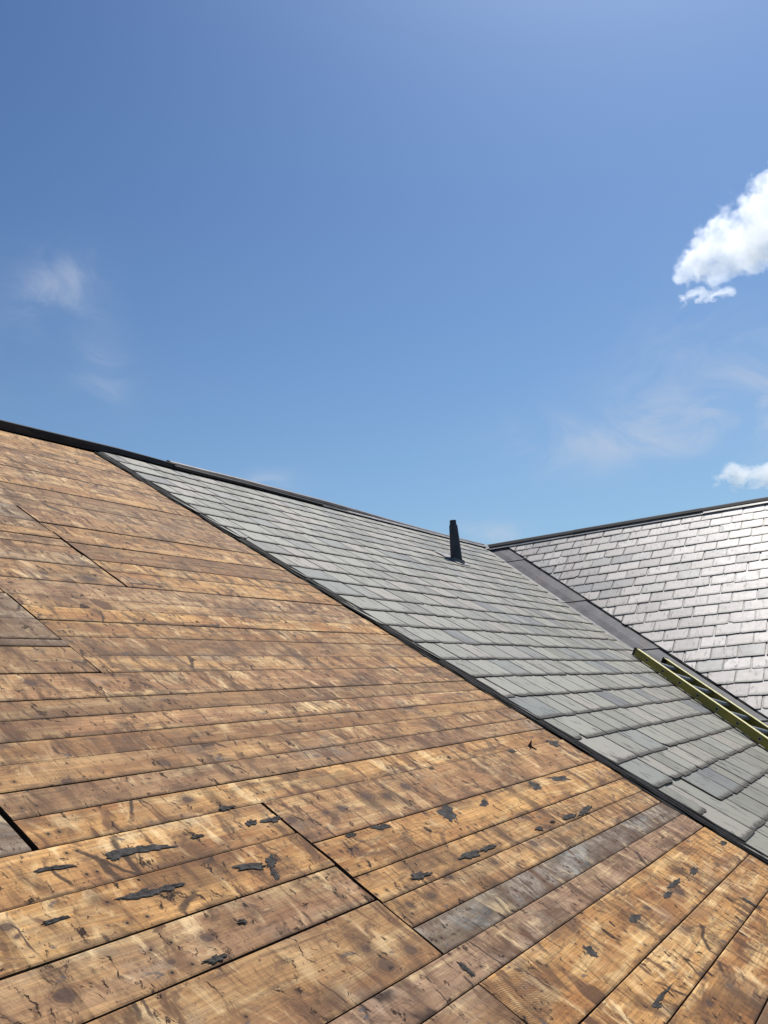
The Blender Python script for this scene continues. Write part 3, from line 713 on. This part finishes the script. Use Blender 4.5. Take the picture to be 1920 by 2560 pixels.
# ------------------------------------------------------------------ ridge cappings
capA = empty('ridge_capping', MA, 'dark metal ridge capping along the top of the stripped slope, falling to the right', 'ridge cap')
def profile_strip(name, xs, prof, mat, parent, flip=False):
    """prof(x) -> list of (v, k); swept along x"""
    V = []; n = None
    for x in xs:
        pr = prof(x); n = len(pr)
        V += [(x, v_, k_) for v_, k_ in pr]
    F = []
    for i in range(len(xs) - 1):
        for j in range(n - 1):
            q = (i * n + j, (i + 1) * n + j, (i + 1) * n + j + 1, i * n + j + 1)
            F.append(q[::-1] if flip else q)
    o = mesh_obj(name, V, F, mat, parent)
    md = o.modifiers.new('thickness', 'SOLIDIFY'); md.thickness = .004; md.offset = -1
    return o
def span(a, b, st=.3):
    n = max(2, int((b - a) / st)); return [a + (b - a) * i / n for i in range(n + 1)]
KT = [(3.3, .062), (4.6, .062), (5.7, .066), (6.6, .070), (7.3, .052), (8.2, .042), (8.9, .040), (9.9, .044)]
def left_prof(x):
    b_ = pw(x / S, CAPB) * S + .002 * noise.noise((x * 3, 0, 0)); k_ = pw(x / S, KT) + .0015 * noise.noise((x * 2, 5, 0))
    return [(b_ - .006, .026 if x > EDGE else .004), (b_ + .004, k_ * .62), (b_ + .016, k_ * .97), (b_ + .030, k_), (b_ + .075, k_ * .86), (b_ + .11, k_ * .2 - .12), (b_ + .13, -.25)]
profile_strip('cap_sheet', span(X0, 1.2), left_prof, m_cap, capA)
profile_strip('cap_sheet', span(1.19, 4.62 * S), lambda x: [(a, b + .003) for a, b in left_prof(x)], m_cap, capA)
def right_low(x):
    b_ = pw(x / S, CAPB) * S; k_ = pw(x / S, KT); o_ = .002 * noise.noise((x * 4, 2, 0))
    g_ = pw(x / S, [(4.6, 1), (5.6, .8), (7, .35), (8.4, .3)])      # tall dark face near the step, low flange further on
    return [(b_ - .010, .030), (b_ - .004, .030 + .35 * k_ * g_ + o_), (b_ + .012, .030 + .42 * k_ * g_ + o_), (b_ + .03, .45 * k_ + .01)]
profile_strip('cap_flange', span(4.60 * S, 9.72 * S), right_low, m_cap, capA)
def right_roll(x):
    b_ = pw(x / S, CAPB) * S + .02; k_ = pw(x / S, KT) + .010; o_ = .0015 * noise.noise((x * 3, 8, 0))
    return [(b_ - .006, .45 * k_), (b_ + .004, .72 * k_ + o_), (b_ + .022, .95 * k_ + o_), (b_ + .040, k_ + o_), (b_ + .075, .9 * k_), (b_ + .11, -.05), (b_ + .13, -.22)]
profile_strip('cap_roll', span(4.58 * S, 7.0 * S), right_roll, m_capb, capA)
profile_strip('cap_roll', span(6.98 * S, 9.74 * S), lambda x: [(a, b + .003) for a, b in right_roll(x)], m_capb, capA)
# apron of lead below the roll, further right
def apron(x):
    b_ = pw(x / S, CAPB) * S
    return [(b_ - .016, .034), (b_ + .0, .040), (b_ + .026, .044)]
profile_strip('cap_apron', span(6.4 * S, 9.70 * S), apron, m_capl, capA)

capB = empty('ridge_capping', MB, 'dark ridge capping along the top of the pale wing slates, rising to the right', 'ridge cap')
tb = 8.803 * S
def wb_low(x):
    o_ = .004 * noise.noise((x * 2.4, 3, 0)) + .003 * noise.noise((x * 7, 9, 0))
    return [(tb - .012 + o_, .030 + .5 * o_), (tb + .01 + o_, .032), (tb + .055, .034), (tb + .085, .034)]
profile_strip('cap_apron', span(-4.42 * S, -1.85 * S), wb_low, m_capl, capB)
profile_strip('cap_apron', span(-1.88 * S, WT), lambda x: [(a, b + .006) for a, b in wb_low(x)], m_capl, capB)
def wb_roll(x):
    o_ = .0012 * noise.noise((x * 2, 8, 0)); h_ = .024
    return [(tb + .044, .034), (tb + .044, .038 + h_ * .35 + o_), (tb + .078, .030 + h_ * .9 + o_), (tb + .096, .030 + h_ + o_), (tb + .12, .030 + h_ * .85), (tb + .15, .0), (tb + .16, -.2)]
for x0_, x1_, dz in ((-4.46 * S, -3.3 * S, 0), (-3.31 * S, -1.9 * S, .003), (-1.91 * S, -.4 * S, 0), (-.41 * S, WT, .003)):
    profile_strip('cap_roll', span(x0_, x1_), lambda x: [(a, b + dz) for a, b in wb_roll(x)], m_cap, capB)
# saddle lead where the ridges meet
pj = Vector((9.70 * S, 4.62 * S, .05))
V = []; F = []
for i in range(9):
    for j in range(5):
        a = (i / 8 - .5) * .34; b = (j / 4 - .5) * .15
        V.append((pj.x + a, pj.y + b + .02 * noise.noise((a * 9, b * 9, 1)), pj.z + .012 - abs(b) * .25 + .006 * noise.noise((a * 14, b * 14, 4)) - .04 * (abs(a) / .17) ** 2))
for i in range(8):
    for j in range(4): F.append((i * 5 + j, (i + 1) * 5 + j, (i + 1) * 5 + j + 1, i * 5 + j + 1))
o = mesh_obj('saddle_flashing', V, F, m_capl, valley); md = o.modifiers.new('thickness', 'SOLIDIFY'); md.thickness = .003

# ------------------------------------------------------------------ torn felt along the cut edge of the slates
felt = empty('torn_underlay_strip', MA, 'black torn roofing felt strip along the cut edge between bare boards and slates', 'roofing felt')
for i, (xc, wd, kk, amp) in enumerate(((3.888, .040, .004, .022), (3.902, .038, .010, .010), (3.918, .036, .0155, .008), (3.88, .012, .013, .012), (3.93, .016, .021, .010))):
    n = 190; V = []; F = []
    lo_, hi_ = VE, 4.69 * S
    for k in range(n + 1):
        v_ = lo_ + (hi_ - lo_) * k / n
        c = xc * S + amp * noise.noise((v_ * 1.9, i * 5, 0)) + .006 * noise.noise((v_ * 9, i * 5 + 2, 0))
        ww = wd * (1 + .95 * noise.noise((v_ * 6, i * 9 + 1, 3)))
        kz = kk + .003 * noise.noise((v_ * 6, i, 7))
        tilt = .005 * noise.noise((v_ * 4, i, 17))
        V += [(c - ww / 2, v_, kz - .002), (c, v_, kz + .0015 + tilt * .3), (c + ww / 2, v_, kz + tilt)]
    for k in range(n):
        for j in (0, 1): F.append((k * 3 + j, k * 3 + j + 1, (k + 1) * 3 + j + 1, (k + 1) * 3 + j))
    o = mesh_obj('felt_layer', V, F, m_felt_shade, felt); md = o.modifiers.new('thickness', 'SOLIDIFY'); md.thickness = .0025; md.offset = -1
# curled scrap standing up on the boards
scr = empty('felt_scrap', MA @ Matrix.Translation((4.195, 1.352, .0)), 'small curled dark felt scrap standing on a board near the cut slate edge', 'scrap')
V = [(-.004, .008, .001), (.018, -.002, .001), (.030, -.030, .002), (.012, -.028, .004), (-.006, -.006, .002), (-.006, .002, .038), (.002, .001, .030), (.006, -.006, .008)]
F = [(0, 1, 7, 4), (1, 2, 3, 7), (0, 4, 5), (4, 7, 6, 5)]
o = mesh_obj('scrap_flap', V, F, m_tar, scr); md = o.modifiers.new('thickness', 'SOLIDIFY'); md.thickness = .002

# ------------------------------------------------------------------ vent pipe
bp = PA(7.385 * S, 3.735 * S)
pipe = empty('vent_pipe', Matrix.Translation(bp), 'dark tapering vent pipe standing on the slates just below the ridge', 'vent pipe')
H = .402 * S
prof = [(-.10, .068), (0, .066), (.05, .0645), (H * .45, .057), (H * .84, .0475), (H * .875, .0465), (H * .905, .0385), (H * .93, .0365), (H, .0360), (H, .029), (H * .9, .028)]
n = 28; V = []; F = []
for z, r_ in prof:
    for k in range(n):
        V.append((r_ * math.cos(2 * PI * k / n), r_ * math.sin(2 * PI * k / n), z))
for i in range(len(prof) - 1):
    for k in range(n): F.append((i * n + k, i * n + (k + 1) % n, (i + 1) * n + (k + 1) % n, (i + 1) * n + k))
F.append(tuple((len(prof) - 1) * n + k for k in range(n)))
o = mesh_obj('pipe', V, F, m_pipe, pipe)
for p in o.data.polygons: p.use_smooth = len(p.vertices) == 4
md = o.modifiers.new('edges', 'EDGE_SPLIT'); md.split_angle = rad(40)
loc = MA.to_3x3().to_4x4()
pl = [(-.17, -.105), (.13, -.11), (.135, .22), (-.165, .225)]
V, F = prism(pl, .024, .028)
o = mesh_obj('flashing_plate', V, F, m_capl, pipe); o.matrix_local = loc
V, F = [], []
for j, (z, r_) in enumerate(((.028, .080), (.032, .074), (.045, .069), (.055, .0668))):
    for k in range(n):
        a = 2 * PI * k / n; V.append((r_ * math.cos(a) * 1.0, r_ * math.sin(a) * 1.18, z))
for j in range(3):
    for k in range(n): F.append((j * n + k, j * n + (k + 1) % n, (j + 1) * n + (k + 1) % n, (j + 1) * n + k))
o = mesh_obj('flashing_collar', V, F, m_capl, pipe, smooth=True); o.matrix_local = loc

# ------------------------------------------------------------------ ladder in the valley
N0 = EYE + Vector((8.5978941, 2.37934601, 0.2024506)); rd_ = Vector((-0.62271242, -0.65440844, -0.42892754)).normalized()
wv_ = Vector((0.26152533, -0.18374145, -0.09934805)); wv_ = (wv_ - rd_ * wv_.dot(rd_)); LW = .345; wd_ = wv_.normalized()
nl_ = wd_.cross(rd_) if wd_.cross(rd_).z > 0 else rd_.cross(wd_)
ML = frame(N0, rd_, wd_, rd_.cross(wd_))
up_ = 1 if rd_.cross(wd_).z > 0 else -1
lad = empty('ladder', ML, 'yellow fibreglass ladder with aluminium rungs lying down the valley on the slates', 'ladder')
SP = .2707; NR = 13; LEN = SP * (NR - .3)
def rail(y, sgn, start):
    """C shaped rail: web outside, two lips pointing inwards"""
    hh = .036; tw = .004; lip = .040
    web = box(start, LEN, min(y, y - sgn * tw), max(y, y - sgn * tw), -hh + .0002, hh - .0002)
    o = mesh_obj('rail', *web, m_rail, lad)
    for z0, z1 in ((hh - .004, hh), (-hh, -hh + .004)):
        mesh_obj('rail_lip', *box(start, LEN, min(y, y + sgn * lip), max(y, y + sgn * lip), z0, z1), m_rail_lip if z1 * up_ > 0 else m_rail, o)
    e = join([box(start - .012, start + .018, y - .006, y + .006, -hh - .004, hh + .004), box(start - .012, start + .004, min(y, y + sgn * lip), max(y, y + sgn * lip), -hh - .003, hh + .003)])
    mesh_obj('end_cap', *e, m_black, o)
    return o
r1 = rail(0, 1, -.235); r2 = rail(LW, -1, -.192)
for i in range(NR - 1):
    x = i * SP
    path = [Vector((x, -.006, 0)), Vector((x, LW + .006, 0))]
    V, F = tube(path, .0155, 14)
    mesh_obj('rung', V, F, m_alu, lad)
    for y in (-.0075, LW + .0075):
        V, F = tube([Vector((x, y - .002, 0)), Vector((x, y + .002, 0))], .0115, 10)
        mesh_obj('rung_rivet', V, F, m_black, r1 if y < .1 else r2)
mesh_obj('rail_sticker', *box(.145, .235, -.0012, 0, -.020, .012), m_black, r1)

# ------------------------------------------------------------------ clouds
def cloud(label, az, el, dist, blobs, dens, seed, yaw=0):
    c = Vector((math.cos(el) * math.cos(az), math.cos(el) * math.sin(az), math.sin(el))) * dist + EYE
    e = Vector((math.sin(az), -math.cos(az), 0)); u = Vector((0, 0, 1)); f = Vector((math.cos(az), math.sin(az), 0))
    lo = [1e9] * 3; hi = [-1e9] * 3
    for b in blobs:
        for k in range(3):
            lo[k] = min(lo[k], b[k] - b[3 + k] * 1.25); hi[k] = max(hi[k], b[k] + b[3 + k] * 1.25)
    V, F = box(lo[0], hi[0], lo[1], hi[1], lo[2], hi[2])
    m, t = newmat('cloud_vapour_%d' % seed)
    t.nt.nodes.clear()
    oc = t.n('ShaderNodeTexCoord').outputs['Object']
    d = None
    wob = t.v('SCALE', t.v('SUBTRACT', t.noise(oc, .017, 8, .66, out='Color'), (.5, .5, .5)), 120.0)
    q = t.v('ADD', oc, wob)
    for b in blobs:
        l = t.v('LENGTH', t.v('MULTIPLY', t.v('SUBTRACT', q, tuple(b[:3])), (1 / b[3], 1 / b[4], 1 / b[5])), out=1)
        d = l if d is None else t.m('SMOOTH_MIN', d, l, .25)
    n = t.noise(t.v('ADD', oc, (seed * 77.0, 0, 0)), .034, 9, .70)
    d = t.m('ADD', d, t.m('MULTIPLY', t.m('SUBTRACT', n, .5), 2.3))
    den = t.m('MULTIPLY', t.ramp(d, 1.02, .80), dens)
    vol = t.n('ShaderNodeVolumePrincipled', inp={'Color': (1, 1, 1, 1), 'Density': den, 'Anisotropy': 0.62})
    t.n('ShaderNodeOutputMaterial', inp={1: vol.outputs[0]})
    o = mesh_obj('cloud', V, F, m)
    o.matrix_world = frame(c, e, f, u)
    tag(o, label, 'cloud')
    return o
K = 1500 / 2243.57          # metres per photograph pixel at 1.5 km
cloud('large white puffy cloud cut by the right edge of the sky', rad(7.3), rad(24.9), 1500,
      [(28, 0, 8, 62, 45, 38), (-14, 0, 6, 36, 34, 28), (-34, 0, -8, 34, 30, 24), (75, 0, 40, 55, 45, 45), (-62, 0, -22, 20, 20, 22), (30, 0, -28, 62, 35, 16), (100, 0, 95, 35, 30, 30)], .028, 1)
cloud('small torn cloud wisp just below the large white one', rad(8.8), rad(22.3), 1500, [(0, 0, 0, 38, 20, 7), (-24, 0, 3, 20, 14, 10)], .035, 2)
cloud('low white cloud just above the wing ridge at the right edge', rad(8.6), rad(11.5), 1500, [(20, 0, 2, 50, 30, 15), (-12, 0, -2, 26, 18, 9), (62, 0, 2, 40, 30, 19)], .035, 3)
